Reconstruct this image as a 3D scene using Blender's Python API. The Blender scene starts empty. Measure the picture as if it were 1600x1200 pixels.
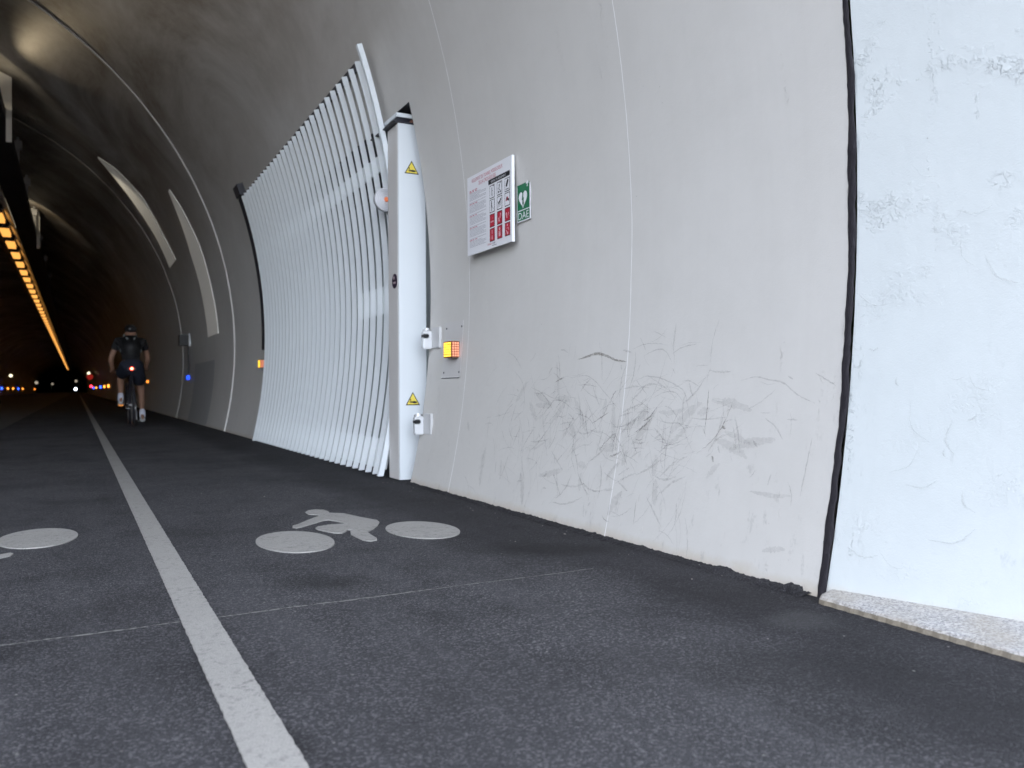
import bpy, bmesh, math, random
from mathutils import Vector, Matrix
random.seed(7)
S = bpy.context.scene
COL = S.collection
rad = math.radians

# ------------------------------------------------------------ camera
CAMH = 0.58
yaw, pitch, roll = rad(27.859), rad(0.2576), rad(-0.3313)
F = Vector((math.sin(yaw), math.cos(yaw), 0)); Rt = Vector((math.cos(yaw), -math.sin(yaw), 0)); U = Vector((0, 0, 1))
F2 = F*math.cos(pitch)+U*math.sin(pitch); U2 = U*math.cos(pitch)-F*math.sin(pitch)
R3 = Rt*math.cos(roll)+U2*math.sin(roll); U3 = U2*math.cos(roll)-Rt*math.sin(roll)
cd = bpy.data.cameras.new('camera'); cam = bpy.data.objects.new('camera', cd); COL.objects.link(cam)
M = Matrix.Identity(4)
for i in range(3):
    M[i][0] = R3[i]; M[i][1] = U3[i]; M[i][2] = -F2[i]
M[2][3] = CAMH
cam.matrix_world = M
cd.sensor_width = 36; cd.lens = 1285.18/1600*36
cd.clip_start = 0.02; cd.clip_end = 3000
cd.dof.use_dof = True; cd.dof.focus_distance = 2.9; cd.dof.aperture_fstop = 4.1
S.camera = cam

# ------------------------------------------------------------ sky, sun, exposure
SUN_EL = 52
w = bpy.data.worlds.new("World"); S.world = w; w.use_nodes = True
nt = w.node_tree; bg = nt.nodes['Background']
sky = nt.nodes.new('ShaderNodeTexSky'); sky.sky_type = 'NISHITA'; sky.sun_disc = False
sky.sun_elevation = rad(SUN_EL); sky.sun_rotation = 0; sky.dust_density = 5; sky.air_density = .8; sky.ozone_density = .6
hs = nt.nodes.new('ShaderNodeHueSaturation'); hs.inputs['Saturation'].default_value = .41      # milky, hazy daylight
nt.links.new(sky.outputs[0], hs.inputs['Color']); nt.links.new(hs.outputs[0], bg.inputs[0]); bg.inputs[1].default_value = 0.15
sd = bpy.data.lights.new('sun', 'SUN'); sd.energy = 0.8; sd.angle = rad(10); sd.color = (1, .95, .86)
sun = bpy.data.objects.new('sun', sd); COL.objects.link(sun)
sun.rotation_euler = (-rad(90-SUN_EL), 0, 0); sun.location = (0, 40, 60)
S.view_settings.view_transform = 'Standard'; S.view_settings.look = 'None'
EXP = 4.0; S.view_settings.exposure = EXP; S.view_settings.gamma = 1
S.render.engine = 'CYCLES'
S.cycles.max_bounces = 10; S.cycles.diffuse_bounces = 7
S.cycles.sample_clamp_indirect = 4

# ------------------------------------------------------------ materials
class NT:
    def __init__(s, name):
        s.m = bpy.data.materials.new(name); s.m.use_nodes = True
        s.t = s.m.node_tree; s.b = s.t.nodes['Principled BSDF']; s.out = s.t.nodes['Material Output']
        s.tc = s.t.nodes.new('ShaderNodeTexCoord')
    def n(s, typ, **kw):
        x = s.t.nodes.new('ShaderNode'+typ)
        for k, v in kw.items():
            if k.startswith('i_'):
                x.inputs[k[2:].replace('_', ' ')].default_value = v
            else: setattr(x, k, v)
        return x
    def l(s, a, b): s.t.links.new(a, b)
    def noise(s, scale, detail=4, rough=.55, vec=None, dist=0):
        x = s.n('TexNoise'); x.inputs['Scale'].default_value = scale; x.inputs['Detail'].default_value = detail
        x.inputs['Roughness'].default_value = rough; x.inputs['Distortion'].default_value = dist
        s.l(vec or s.tc.outputs['Object'], x.inputs['Vector']); return x.outputs['Fac']
    def mapv(s, scale=(1, 1, 1), loc=(0, 0, 0)):
        x = s.n('Mapping'); x.inputs['Scale'].default_value = scale; x.inputs['Location'].default_value = loc
        s.l(s.tc.outputs['Object'], x.inputs['Vector']); return x.outputs['Vector']
    def ramp(s, fac, stops):
        x = s.n('ValToRGB'); e = x.color_ramp.elements
        while len(e) < len(stops): e.new(.5)
        for el, (p, c) in zip(e, stops):
            el.position = p; el.color = (*c, 1) if isinstance(c, tuple) else (c, c, c, 1)
        s.l(fac, x.inputs[0]); return x.outputs[0]
    def mix(s, fac, a, b, mode='MIX'):
        x = s.n('Mix', data_type='RGBA', blend_type=mode)
        if isinstance(fac, float): x.inputs[0].default_value = fac
        else: s.l(fac, x.inputs[0])
        for v, i in ((a, 6), (b, 7)):
            if isinstance(v, tuple): x.inputs[i].default_value = (*v, 1)
            else: s.l(v, x.inputs[i])
        return x.outputs[2]
    def math(s, op, a, b=0.0):
        x = s.n('Math', operation=op)
        for v, i in ((a, 0), (b, 1)):
            if isinstance(v, (int, float)): x.inputs[i].default_value = v
            else: s.l(v, x.inputs[i])
        return x.outputs[0]
    def col(s, c):
        if isinstance(c, tuple): s.b.inputs['Base Color'].default_value = (*c, 1)
        else: s.l(c, s.b.inputs['Base Color'])
    def bump(s, h, dist, strength=1.0):
        x = s.n('Bump'); x.inputs['Distance'].default_value = dist; x.inputs['Strength'].default_value = strength
        s.l(h, x.inputs['Height']); s.l(x.outputs[0], s.b.inputs['Normal'])
    def rough(s, r): s.b.inputs['Roughness'].default_value = r
    def z(s):
        x = s.n('SeparateXYZ'); s.l(s.tc.outputs['Object'], x.inputs[0]); return x.outputs

def simple(name, c, r=.5, metal=0, var=.06, scale=12, bump=0, bscale=150, spec=None):
    m = NT(name)
    c2 = tuple(x*(1-var*2) for x in c)
    m.col(m.mix(m.noise(scale), c, c2)); m.rough(r); m.b.inputs['Metallic'].default_value = metal
    if bump: m.bump(m.noise(bscale), bump)
    if spec is not None: m.b.inputs['Specular IOR Level'].default_value = spec
    return m.m
def emit(name, c, s, base=(.1, .1, .1)):
    m = NT(name); m.col(base); m.b.inputs['Emission Color'].default_value = (*c, 1); m.b.inputs['Emission Strength'].default_value = s/2**EXP
    return m.m

def wall_mat(name, base, dark, chips, dirt=1.0):
    m = NT(name)
    big = m.noise(.9, 5, .6); mid = m.noise(7, 5, .65)
    streak = m.noise(1.0, 6, .65, m.mapv((6, 15, .8)))
    c = m.mix(m.ramp(big, [(.3, 0.), (.7, 1.)]), base, dark)
    c = m.mix(m.math('MULTIPLY', m.ramp(mid, [(.4, 0.), (.8, 1.)]), .2), c, tuple(x*.86 for x in dark))
    c = m.mix(m.math('MULTIPLY', m.ramp(streak, [(.45, 0.), (.8, 1.)]), .13), c, tuple(x*.84 for x in dark))
    z = m.z()[2]
    # tan splash line along the foot, a few centimetres high, ragged
    zz = m.math('ADD', z, m.math('MULTIPLY', m.math('SUBTRACT', m.noise(9, 5, .7), .5), .07))
    foot = m.ramp(m.math('MULTIPLY', zz, 10), [(.0, 1.), (.42, 0.)])
    c = m.mix(m.math('MULTIPLY', foot, .75*dirt), c, (.47, .41, .33))
    # pin holes and specks
    sp = m.n('TexVoronoi'); sp.inputs['Scale'].default_value = 16; m.l(m.tc.outputs['Object'], sp.inputs['Vector'])
    spot = m.ramp(sp.outputs['Distance'], [(.0, 1.), (.045, 0.)])
    pick = m.ramp(m.noise(5, 2), [(.58, 0.), (.62, 1.)])
    c = m.mix(m.math('MULTIPLY', m.math('MULTIPLY', spot, pick), .7), c, (.10, .09, .09))
    # small grey smudges low down
    sm = m.ramp(m.noise(16, 6, .75, m.mapv((1, 1, .45))), [(.60, 0.), (.72, 1.)])
    low = m.ramp(m.math('MULTIPLY', z, .5), [(.12, 1.), (.42, 0.)])
    c = m.mix(m.math('MULTIPLY', m.math('MULTIPLY', sm, low), .6*dirt), c, tuple(x*.55 for x in dark))
    if not chips:   # mottled soot plus painted-in shade, darkening the high vault
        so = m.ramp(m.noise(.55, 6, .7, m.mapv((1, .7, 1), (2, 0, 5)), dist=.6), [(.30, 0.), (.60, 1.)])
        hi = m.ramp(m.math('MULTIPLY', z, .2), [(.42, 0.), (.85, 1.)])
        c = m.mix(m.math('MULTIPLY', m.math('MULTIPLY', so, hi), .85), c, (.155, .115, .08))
    m.col(c); m.rough(.5); m.b.inputs['Specular IOR Level'].default_value = .3
    cl = m.ramp(m.noise(2.6, 6, .7, m.mapv((1, 1, 1.3), (3, 1, 2))), [(.42, 0.), (.70, 1.)])
    lowb = m.ramp(m.math('MULTIPLY', z, .5), [(.05, 1.), (.40, 0.)])
    c = m.mix(m.math('MULTIPLY', m.math('MULTIPLY', cl, lowb), .20*dirt), c, tuple(x*.6 for x in dark))
    # roller paint grain, trowel runs, blistered patches
    fine = m.noise(240, 3, .6); lump = m.noise(26, 5, .6)
    h = m.math('ADD', m.math('MULTIPLY', fine, .25), m.math('MULTIPLY', lump, .6))
    runs = m.ramp(m.noise(1.0, 4, .7, m.mapv((2, 9, .9), (0, 3, 1))), [(.60, 0.), (.66, 1.)])
    bl = m.ramp(m.noise(75, 5, .75), [(.55, 0.), (.60, 1.)])
    h = m.math('ADD', h, m.math('MULTIPLY', m.math('MULTIPLY', runs, bl), .40))
    if chips:
        patch = m.ramp(m.noise(4.0, 4, .65, m.mapv((1, 1, 1.4), (4.1, 2.3, 7.7))), [(.56, 0.), (.70, 1.)])
        v = m.n('TexVoronoi'); v.inputs['Scale'].default_value = 70; m.l(m.tc.outputs['Object'], v.inputs['Vector'])
        cr = m.ramp(m.noise(55, 5, .7), [(.47, 0.), (.53, 1.)])
        patch = m.math('MULTIPLY', patch, m.ramp(m.math('MULTIPLY', z, .4), [(.30, .25), (.55, 1.)]))
        h = m.math('ADD', h, m.math('MULTIPLY', m.math('MULTIPLY', patch, cr), chips))
    m.bump(h, .0022, .9)
    return m.m

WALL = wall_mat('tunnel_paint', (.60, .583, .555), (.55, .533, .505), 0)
PANEL = wall_mat('portal_paint', (.495, .522, .522), (.455, .485, .488), 1.15, .8)
PANELIN = simple('recess_paint', (.38, .42, .43), .6, bump=.001); NICHE_SHADE = simple('niche_shade', (.07, .07, .075), .6)  # near-black niche tone paints the recess shade onto its jambs and head
OUTC = simple('concrete_facade', (.38, .36, .33), .8, var=.15, scale=1.5, bump=.004, bscale=30)

def asphalt():
    m = NT('asphalt')
    v = m.n('TexVoronoi'); v.inputs['Scale'].default_value = 230; m.l(m.tc.outputs['Object'], v.inputs['Vector'])
    stone = m.n('SeparateColor'); m.l(v.outputs['Color'], stone.inputs[0])
    c = m.mix(m.ramp(stone.outputs[0], [(.0, 0.), (.70, .22), (1., 1.)]), (.030, .0295, .0345), (.215, .209, .216))
    fine = m.noise(420, 3, .7)
    c = m.mix(m.math('MULTIPLY', m.ramp(fine, [(.35, 0.), (.65, 1.)]), .55), c, (.018, .018, .021))
    big = m.noise(.8, 6, .62); mid = m.noise(3.2, 6, .65, dist=.4)
    c = m.mix(m.math('MULTIPLY', m.ramp(big, [(.42, 0.), (.62, 1.)]), .62), c, (.45, .45, .46), 'MULTIPLY')
    c = m.mix(m.math('MULTIPLY', m.ramp(mid, [(.50, 0.), (.68, 1.)]), .65), c, (.50, .49, .50), 'MULTIPLY')
    # worn wheel streaks along the path
    st = m.ramp(m.noise(1, 4, .6, m.mapv((5, .7, 1))), [(.42, 0.), (.70, 1.)])
    c = m.mix(m.math('MULTIPLY', st, .34), c, (.085, .084, .090))
    xyz = m.z(); x, y = xyz[0], xyz[1]
    nz = m.math('SUBTRACT', m.noise(1.7, 5, .6), .5)
    xx = m.math('ADD', x, m.math('MULTIPLY', nz, .75))
    strip = m.ramp(m.math('SUBTRACT', xx, .8), [(.35, 0.), (.62, 1.)])
    lim = m.ramp(m.math('MULTIPLY', xx, .5), [(.95, 1.), (1., 0.)])
    c = m.mix(m.math('MULTIPLY', m.math('MULTIPLY', strip, lim), .9), c, (.36, .35, .38), 'MULTIPLY')
    def blot(cx, cy, rx, ry, rot, amt, c, colr=(.012, .012, .014)):
        mp = m.n('Mapping', vector_type='TEXTURE'); mp.inputs['Location'].default_value = (cx, cy, 0)
        mp.inputs['Rotation'].default_value = (0, 0, rot); mp.inputs['Scale'].default_value = (rx, ry, 1)
        ad = m.n('MixRGB' if False else 'VectorMath', operation='ADD'); nn = m.n('TexNoise'); nn.inputs['Scale'].default_value = 6; nn.inputs['Detail'].default_value = 5
        m.l(m.tc.outputs['Object'], nn.inputs['Vector'])
        sc = m.n('VectorMath', operation='SCALE'); sc.inputs['Scale'].default_value = .16; m.l(nn.outputs['Color'], sc.inputs[0])
        m.l(m.tc.outputs['Object'], ad.inputs[0]); m.l(sc.outputs[0], ad.inputs[1]); m.l(ad.outputs[0], mp.inputs['Vector'])
        ln = m.n('VectorMath', operation='LENGTH'); m.l(mp.outputs[0], ln.inputs[0])
        f = m.ramp(ln.outputs['Value'], [(.35, 1.), (1., 0.)])
        return m.mix(m.math('MULTIPLY', f, amt), c, colr, 'MULTIPLY' if colr[0] < .02 else 'MIX')
    c = blot(.73, 2.53, .22, .13, -.5, .50, c)
    c = blot(1.60, 2.62, .38, .15, -.45, .6, c)
    c = blot(1.66, 1.75, .16, .5, .1, .3, c)
    c = blot(1.35, 1.30, .22, .35, .5, .3, c)
    c = blot(.36, 1.46, .09, .09, 0, .45, c)
    c = blot(1.66, 1.56, .12, .10, .2, .3, c, (.10, .10, .10))
    # pale grit and a few chips of paint
    g = m.n('TexVoronoi'); g.inputs['Scale'].default_value = 30; m.l(m.tc.outputs['Object'], g.inputs['Vector'])
    gs = m.n('SeparateColor'); m.l(g.outputs['Color'], gs.inputs[0])
    gm = m.math('MULTIPLY', m.ramp(g.outputs['Distance'], [(.05, 1.), (.11, 0.)]), m.ramp(gs.outputs[1], [(.86, 0.), (.88, 1.)]))
    c = m.mix(m.math('MULTIPLY', gm, .8), c, (.30, .29, .27))
    m.col(c); m.rough(.82); m.b.inputs['Specular IOR Level'].default_value = .35
    h = m.math('ADD', m.math('MULTIPLY', v.outputs['Distance'], -1.0), m.math('MULTIPLY', fine, .8))
    m.bump(h, .0045, 1.0)
    return m.m
ASPHALT = asphalt()
def lane():
    m = NT('worn_concrete_lane'); c = m.mix(m.noise(.6, 5), (.16, .15, .14), (.11, .10, .095))
    c = m.mix(m.ramp(m.noise(150, 3, .7), [(.4, 0.), (.7, 1.)]), c, (.07, .065, .06))
    m.col(c); m.rough(.8); m.bump(m.noise(150, 3), .003); return m.m
LANE = lane()
def paint():
    m = NT('road_paint')
    c = m.mix(m.noise(5, 6, .7), (.385, .372, .345), (.29, .281, .262))
    wear = m.ramp(m.noise(48, 8, .8), [(.52, 0.), (.62, 1.)])
    patch = m.ramp(m.noise(3.4, 4, .6), [(.40, .2), (.62, 1.)])
    c = m.mix(m.math('MULTIPLY', wear, patch), c, (.14, .135, .13))
    g = m.ramp(m.noise(260, 4, .8), [(.47, 0.), (.62, 1.)])
    c = m.mix(m.math('MULTIPLY', g, .55), c, (.17, .166, .16))
    m.col(c); m.rough(.7); m.bump(m.noise(260, 3, .7), .0025); return m.m
PAINT = paint()
def granite():
    m = NT('granite'); v = m.n('TexVoronoi'); v.inputs['Scale'].default_value = 210; m.l(m.tc.outputs['Object'], v.inputs['Vector'])
    s = m.n('SeparateColor'); m.l(v.outputs['Color'], s.inputs[0])
    c = m.mix(m.ramp(s.outputs[0], [(.1, 0.), (.9, 1.)]), (.24, .24, .25), (.56, .55, .54))
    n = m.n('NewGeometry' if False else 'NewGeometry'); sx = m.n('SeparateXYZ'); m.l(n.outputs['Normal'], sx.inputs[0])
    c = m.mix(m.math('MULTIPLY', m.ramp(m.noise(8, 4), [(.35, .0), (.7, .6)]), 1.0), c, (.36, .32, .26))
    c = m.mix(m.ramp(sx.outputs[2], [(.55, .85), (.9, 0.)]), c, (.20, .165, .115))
    m.col(c); m.rough(.75); m.bump(m.noise(300, 3), .002); return m.m
GRANITE = granite()
WHITE = simple('white_lacquer', (.70, .74, .76), .35, var=.02, scale=3)
SLAT = simple('gate_lacquer', (.66, .69, .70), .42, var=.03, scale=4)
BEIGE = simple('post_side_lacquer', (.60, .58, .56), .5, var=.04, scale=5, bump=.0006, bscale=90)
DARKMET = simple('dark_steel', (.035, .035, .045), .5, var=.1)
RUBBER = simple('black_rubber', (.028, .027, .034), .6, var=.15, bump=.002, bscale=60)
SEAL = simple('joint_sealant', (.024, .021, .027), .55, var=.2, scale=30, bump=.004, bscale=45)
LINEM = simple('joint_filler', (.72, .70, .66), .6)
HAIR = simple('hairline_filler', (.84, .83, .82), .5)
CHROME = simple('brushed_chrome', (.75, .75, .76), .22, 1, var=.03)
PLATE = simple('painted_plate', (.55, .55, .55), .45, var=.02)
BLACK = simple('black_plastic', (.015, .015, .017), .4)
BOARD = simple('sign_white', (.74, .74, .76), .45, var=.01)
BOARDEDGE = simple('sign_edge', (.85, .86, .87), .35, var=.01)
RED = simple('sign_red', (.48, .02, .045), .5, var=.02)
REDT = simple('sign_red_text', (.50, .08, .12), .5, var=.02)
INK = simple('sign_ink', (.012, .012, .016), .5)
GREYT = simple('sign_grey_text', (.42, .42, .45), .5, var=.02)
GREEN = simple('sign_green', (.006, .15, .06), .45, var=.02)
YEL = simple('sticker_yellow', (.85, .68, .10), .45, var=.02)
GRIME = simple('insulation_grey', (.10, .10, .10), .7)
BRICKY = simple('brown_roller', (.25, .12, .08), .6)

def scuff_mat(name, c, a):
    m = NT(name); m.col(c); m.rough(.7)
    tr = m.n('BsdfTransparent'); mx = m.n('MixShader')
    m.l(m.math('MULTIPLY', m.ramp(m.noise(60, 5, .75), [(.32, .15), (.62, 1.)]), a), mx.inputs[0])
    m.l(tr.outputs[0], mx.inputs[1]); m.l(m.b.outputs[0], mx.inputs[2]); m.l(mx.outputs[0], m.out.inputs['Surface'])
    return m.m
SCUFF1 = scuff_mat('scuff_faint', (.33, .31, .295), .27)
SCUFF2 = scuff_mat('scuff_dark', (.21, .19, .155), .6)

# ------------------------------------------------------------ mesh helpers
def obj(name, bm, mat, parent=None, smooth=False, flip=False):
    me = bpy.data.meshes.new(name)
    if flip: bmesh.ops.reverse_faces(bm, faces=bm.faces)
    bm.normal_update(); bm.to_mesh(me); bm.free()
    for mm in (mat if isinstance(mat, list) else [mat]): me.materials.append(mm)
    if smooth:
        for p in me.polygons: p.use_smooth = True
    o = bpy.data.objects.new(name, me); COL.objects.link(o)
    if parent:
        o.parent = parent; o.matrix_parent_inverse = Matrix.Translation(-parent.location) if parent.rotation_euler.z == 0 else parent.matrix_basis.inverted()
    return o
def tag(o, label=None, cat=None, group=None, kind=None):
    for k, v in (('label', label), ('category', cat), ('group', group), ('kind', kind)):
        if v: o[k] = v
    return o
def thing(name, loc, label, cat, group=None):
    o = bpy.data.objects.new(name, None); COL.objects.link(o); o.location = loc; o.empty_display_size = .1
    return tag(o, label, cat, group)
def box(bm, x0, x1, y0, y1, z0, z1, bev=0):
    r = bmesh.ops.create_cube(bm, size=1)
    vs = r['verts']
    for v in vs: v.co = Vector(((x0+x1)/2+v.co.x*(x1-x0), (y0+y1)/2+v.co.y*(y1-y0), (z0+z1)/2+v.co.z*(z1-z0)))
    if bev:
        es = list({e for v in vs for e in v.link_edges})
        bmesh.ops.bevel(bm, geom=es, offset=bev, segments=2, affect='EDGES')
    return vs
def cyl(bm, a, b, r0, r1=None, n=20, caps=True):
    a, b = Vector(a), Vector(b); r1 = r0 if r1 is None else r1
    d = (b-a); q = d.to_track_quat('Z', 'Y'); rings = []
    for p, r in ((a, r0), (b, r1)):
        rings.append([bm.verts.new(p+q@Vector((math.cos(2*math.pi*i/n)*r, math.sin(2*math.pi*i/n)*r, 0))) for i in range(n)])
    for i in range(n):
        bm.faces.new((rings[0][i], rings[0][(i+1) % n], rings[1][(i+1) % n], rings[1][i]))
    if caps: bm.faces.new(rings[0][::-1]); bm.faces.new(rings[1])
def sheet(bm, pts, mi=0):
    f = bm.faces.new([bm.verts.new(p) for p in pts]); f.material_index = mi; return f
def prism(bm, pts, d):
    """polygon pts extruded by vector d"""
    a = [bm.verts.new(p) for p in pts]; b = [bm.verts.new(Vector(p)+Vector(d)) for p in pts]; n = len(pts)
    bm.faces.new(a[::-1]); bm.faces.new(b)
    for i in range(n): bm.faces.new((a[i], a[(i+1) % n], b[(i+1) % n], b[i]))
def torus(bm, c, axis, R, r, n=48, m=8):
    q = Vector(axis).to_track_quat('Z', 'Y'); c = Vector(c); g = []
    for i in range(n):
        t = 2*math.pi*i/n; g.append([bm.verts.new(c+q@Vector(((R+r*math.cos(2*math.pi*j/m))*math.cos(t), (R+r*math.cos(2*math.pi*j/m))*math.sin(t), r*math.sin(2*math.pi*j/m)))) for j in range(m)])
    for i in range(n):
        for j in range(m): bm.faces.new((g[i][j], g[(i+1) % n][j], g[(i+1) % n][(j+1) % m], g[i][(j+1) % m]))

# ------------------------------------------------------------ tunnel geometry
R, CZ, CX = 4.9856, 1.1759, -3.0481
T0 = math.asin(-CZ/R)                      # foot of the right wall
MOUTH = 0.35; J1 = 1.61; FL = 0.30
FAR = 330
OY0, OY1, OZ = 4.735, 9.50, 2.335
TO = math.asin((OZ-CZ)/R)
def rr(y): return R + (max(0, J1-y)*FL)
def arc(th, y, off=0): r = rr(y)-off; return Vector((CX+r*math.cos(th), y, CZ+r*math.sin(th)))
def wp(y, z, off=0):
    """point on the right wall at height z, standing off by off"""
    r = rr(y)-off; return Vector((CX+math.sqrt(r*r-(z-CZ)**2), y, z))
def th_at(z, r): return math.asin((z-CZ)/r)

def grid(bm, ths, ys, skip=None, off=0):
    g = [[bm.verts.new(arc(t, y, off)) for t in ths] for y in ys]
    for i in range(len(ys)-1):
        for j in range(len(ths)-1):
            if skip and skip(ths[j], ths[j+1], ys[i], ys[i+1]): continue
            bm.faces.new((g[i][j], g[i][j+1], g[i+1][j+1], g[i+1][j]))
ths = [T0-.012+(TO-T0+.012)*i/14 for i in range(15)]
ths += [TO+(math.pi-T0+.012-TO)*i/90 for i in range(1, 91)]

tun = thing('tunnel', (CX, 0, 0), 'arched bicycle tunnel with smooth grey painted walls darkening into the distance', 'tunnel')
bm = bmesh.new()
grid(bm, ths, [J1, OY0, OY1, 18.265, 40, 100, FAR], lambda a, b, y0, y1: y0 >= OY0-.01 and y1 <= OY1+.01 and b <= TO+1e-4)
# jambs and head of the recess cut for the sliding gate, its floor is the asphalt
XB = 2.42
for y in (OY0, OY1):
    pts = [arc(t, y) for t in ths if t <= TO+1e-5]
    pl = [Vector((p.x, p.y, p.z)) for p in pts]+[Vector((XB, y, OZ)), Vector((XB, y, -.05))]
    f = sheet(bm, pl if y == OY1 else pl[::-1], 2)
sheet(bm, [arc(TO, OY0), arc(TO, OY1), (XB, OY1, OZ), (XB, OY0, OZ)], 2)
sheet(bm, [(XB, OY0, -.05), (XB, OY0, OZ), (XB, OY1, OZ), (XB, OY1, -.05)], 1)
# closed end far away
endv = [arc(t, FAR) for t in ths[::4]]; sheet(bm, endv, 1)
obj('lining', bm, [WALL, PANELIN, NICHE_SHADE], tun, smooth=False)
for p in bpy.data.objects['lining'].data.polygons: p.use_smooth = len(p.vertices) == 4 and p.area > 0 and abs(p.normal.y) < .01 and p.material_index == 0
# whiter flared ring at the mouth
bm = bmesh.new(); ys = [MOUTH+(J1-.018-MOUTH)*i/6 for i in range(7)]
grid(bm, [T0-.03+(math.pi-2*T0+.06)*i/120 for i in range(121)], ys, off=-.004)
obj('portal_ring', bm, PANEL, tun, smooth=True)
# black expansion joint between ring and lining, ragged edges
bm = bmesh.new(); prev = None; n = 900; e0 = e1 = 0; dr = 0
for i in range(n+1):
    t = T0-.01+(math.pi-2*T0+.02)*i/n
    e0 = e0*.86+random.uniform(-.0022, .0022); e1 = e1*.75+random.uniform(-.0042, .0042); dr = dr*.985+random.uniform(-.0009, .0009)
    if random.random() < .01: e1 += .006
    ya, yb = J1+.002+e0+dr, J1-.0225+e1*.8+dr
    a = arc(t, J1, .003); a.y = ya; b = arc(t, J1, .003); b.y = yb; m_ = arc(t, J1, .0065+random.uniform(-.001, .001)); m_.y = (ya+yb)/2
    cur = [bm.verts.new(v) for v in (a, m_, b)]
    if prev:
        bm.faces.new((prev[0], prev[1], cur[1], cur[0])); bm.faces.new((prev[1], prev[2], cur[2], cur[1]))
    prev = cur
obj('expansion_joint', bm, SEAL, tun, smooth=True)
# thin construction joints
def ring_line(y, wid, mat, off=.0015, t1=None, jit=.0012, name='construction_joint'):
    bm = bmesh.new(); prev = None; N = 500; d = 0; t1 = t1 or math.pi-T0
    for i in range(N+1):
        t = T0+(t1-T0)*i/N; d = d*.97+random.uniform(-jit, jit)
        w_ = wid*(.75+.5*random.random())
        a = arc(t, y+d-w_/2, off); b = arc(t, y+d+w_/2, off)
        cur = (bm.verts.new(a), bm.verts.new(b))
        if prev: bm.faces.new((prev[0], prev[1], cur[1], cur[0]))
        prev = cur
    return obj(name, bm, mat, tun, smooth=True)
ring_line(2.643, .0045, HAIR); ring_line(4.160, .006, HAIR)
def ridge(y, wid, hgt, mat):
    bm = bmesh.new(); prev = None; N = 240
    for i in range(N+1):
        t = T0+(math.pi-2*T0)*i/N
        cur = [bm.verts.new(arc(t, yy, o)) for yy, o in ((y-wid/2, 0), (y-wid/2, hgt), (y+wid/2, hgt), (y+wid/2, 0))]
        if prev:
            for k in range(3): bm.faces.new((prev[k], prev[k+1], cur[k+1], cur[k]))
        prev = cur
    return obj('joint_cover', bm, mat, tun)
ridge(11.90, .045, .016, LINEM); ridge(18.265, .25, .014, WALL)
# short broken vertical paint runs near the mouth
bm = bmesh.new()
# scuffs left by handlebars and pedals
SC = [[(3.01, 0.7), (2.94, 0.71), (2.87, 0.72), (2.8, 0.71), (2.73, 0.69), (2.65, 0.68)], [(3.67, 0.76), (3.59, 0.73), (3.51, 0.67)], [(3.6, 0.67), (3.5, 0.61), (3.46, 0.54), (3.45, 0.45)], [(3.08, 0.53), (3.09, 0.48), (3.11, 0.43), (3.13, 0.4)], [(3.31, 0.56), (3.25, 0.53), (3.18, 0.48)], [(2.74, 0.48), (2.85, 0.43)], [(3.05, 0.62), (2.95, 0.63), (2.87, 0.61), (2.77, 0.55), (2.67, 0.49)], [(3.2, 0.52), (3.11, 0.52), (3.0, 0.48)], [(3.4, 0.58), (3.31, 0.56), (3.13, 0.52)], [(3.0, 0.59), (2.91, 0.59), (2.84, 0.58)], [(2.99, 0.47), (2.88, 0.45), (2.82, 0.41)], [(2.54, 0.7), (2.46, 0.72), (2.41, 0.71), (2.37, 0.67)], [(2.37, 0.7), (2.32, 0.72), (2.24, 0.73)], [(2.57, 0.77), (2.53, 0.72)], [(2.6, 0.6), (2.51, 0.62), (2.42, 0.61), (2.32, 0.58), (2.28, 0.55), (2.24, 0.46)], [(2.46, 0.54), (2.4, 0.56), (2.34, 0.56), (2.29, 0.53)], [(2.39, 0.51), (2.35, 0.5), (2.3, 0.46)], [(2.43, 0.46), (2.36, 0.45), (2.3, 0.45), (2.25, 0.42)], [(2.16, 0.57), (2.16, 0.52), (2.16, 0.42)], [(2.01, 0.6), (1.94, 0.61), (1.89, 0.6), (1.83, 0.59), (1.76, 0.55), (1.7, 0.53)], [(1.89, 0.48), (1.85, 0.46), (1.81, 0.42)], [(1.7, 0.43), (1.71, 0.34), (1.72, 0.26)], [(1.71, 0.62), (1.67, 0.6), (1.63, 0.58)], [(2.51, 0.25), (2.44, 0.28), (2.37, 0.32)], [(2.35, 0.2), (2.3, 0.24), (2.23, 0.27)], [(2.11, 0.35), (2.1, 0.33)], [(2.08, 0.45), (2.06, 0.44)], [(1.93, 0.41), (1.91, 0.39)], [(1.81, 0.61), (1.79, 0.6)], [(2.3, 0.6), (2.26, 0.6), (2.21, 0.58)], [(2.58, 0.61), (2.54, 0.58), (2.5, 0.55)], [(2.23, 0.47), (2.15, 0.47), (2.06, 0.48)], [(1.8, 0.48), (1.76, 0.48)], [(2.17, 0.44), (2.15, 0.41)]]
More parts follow.
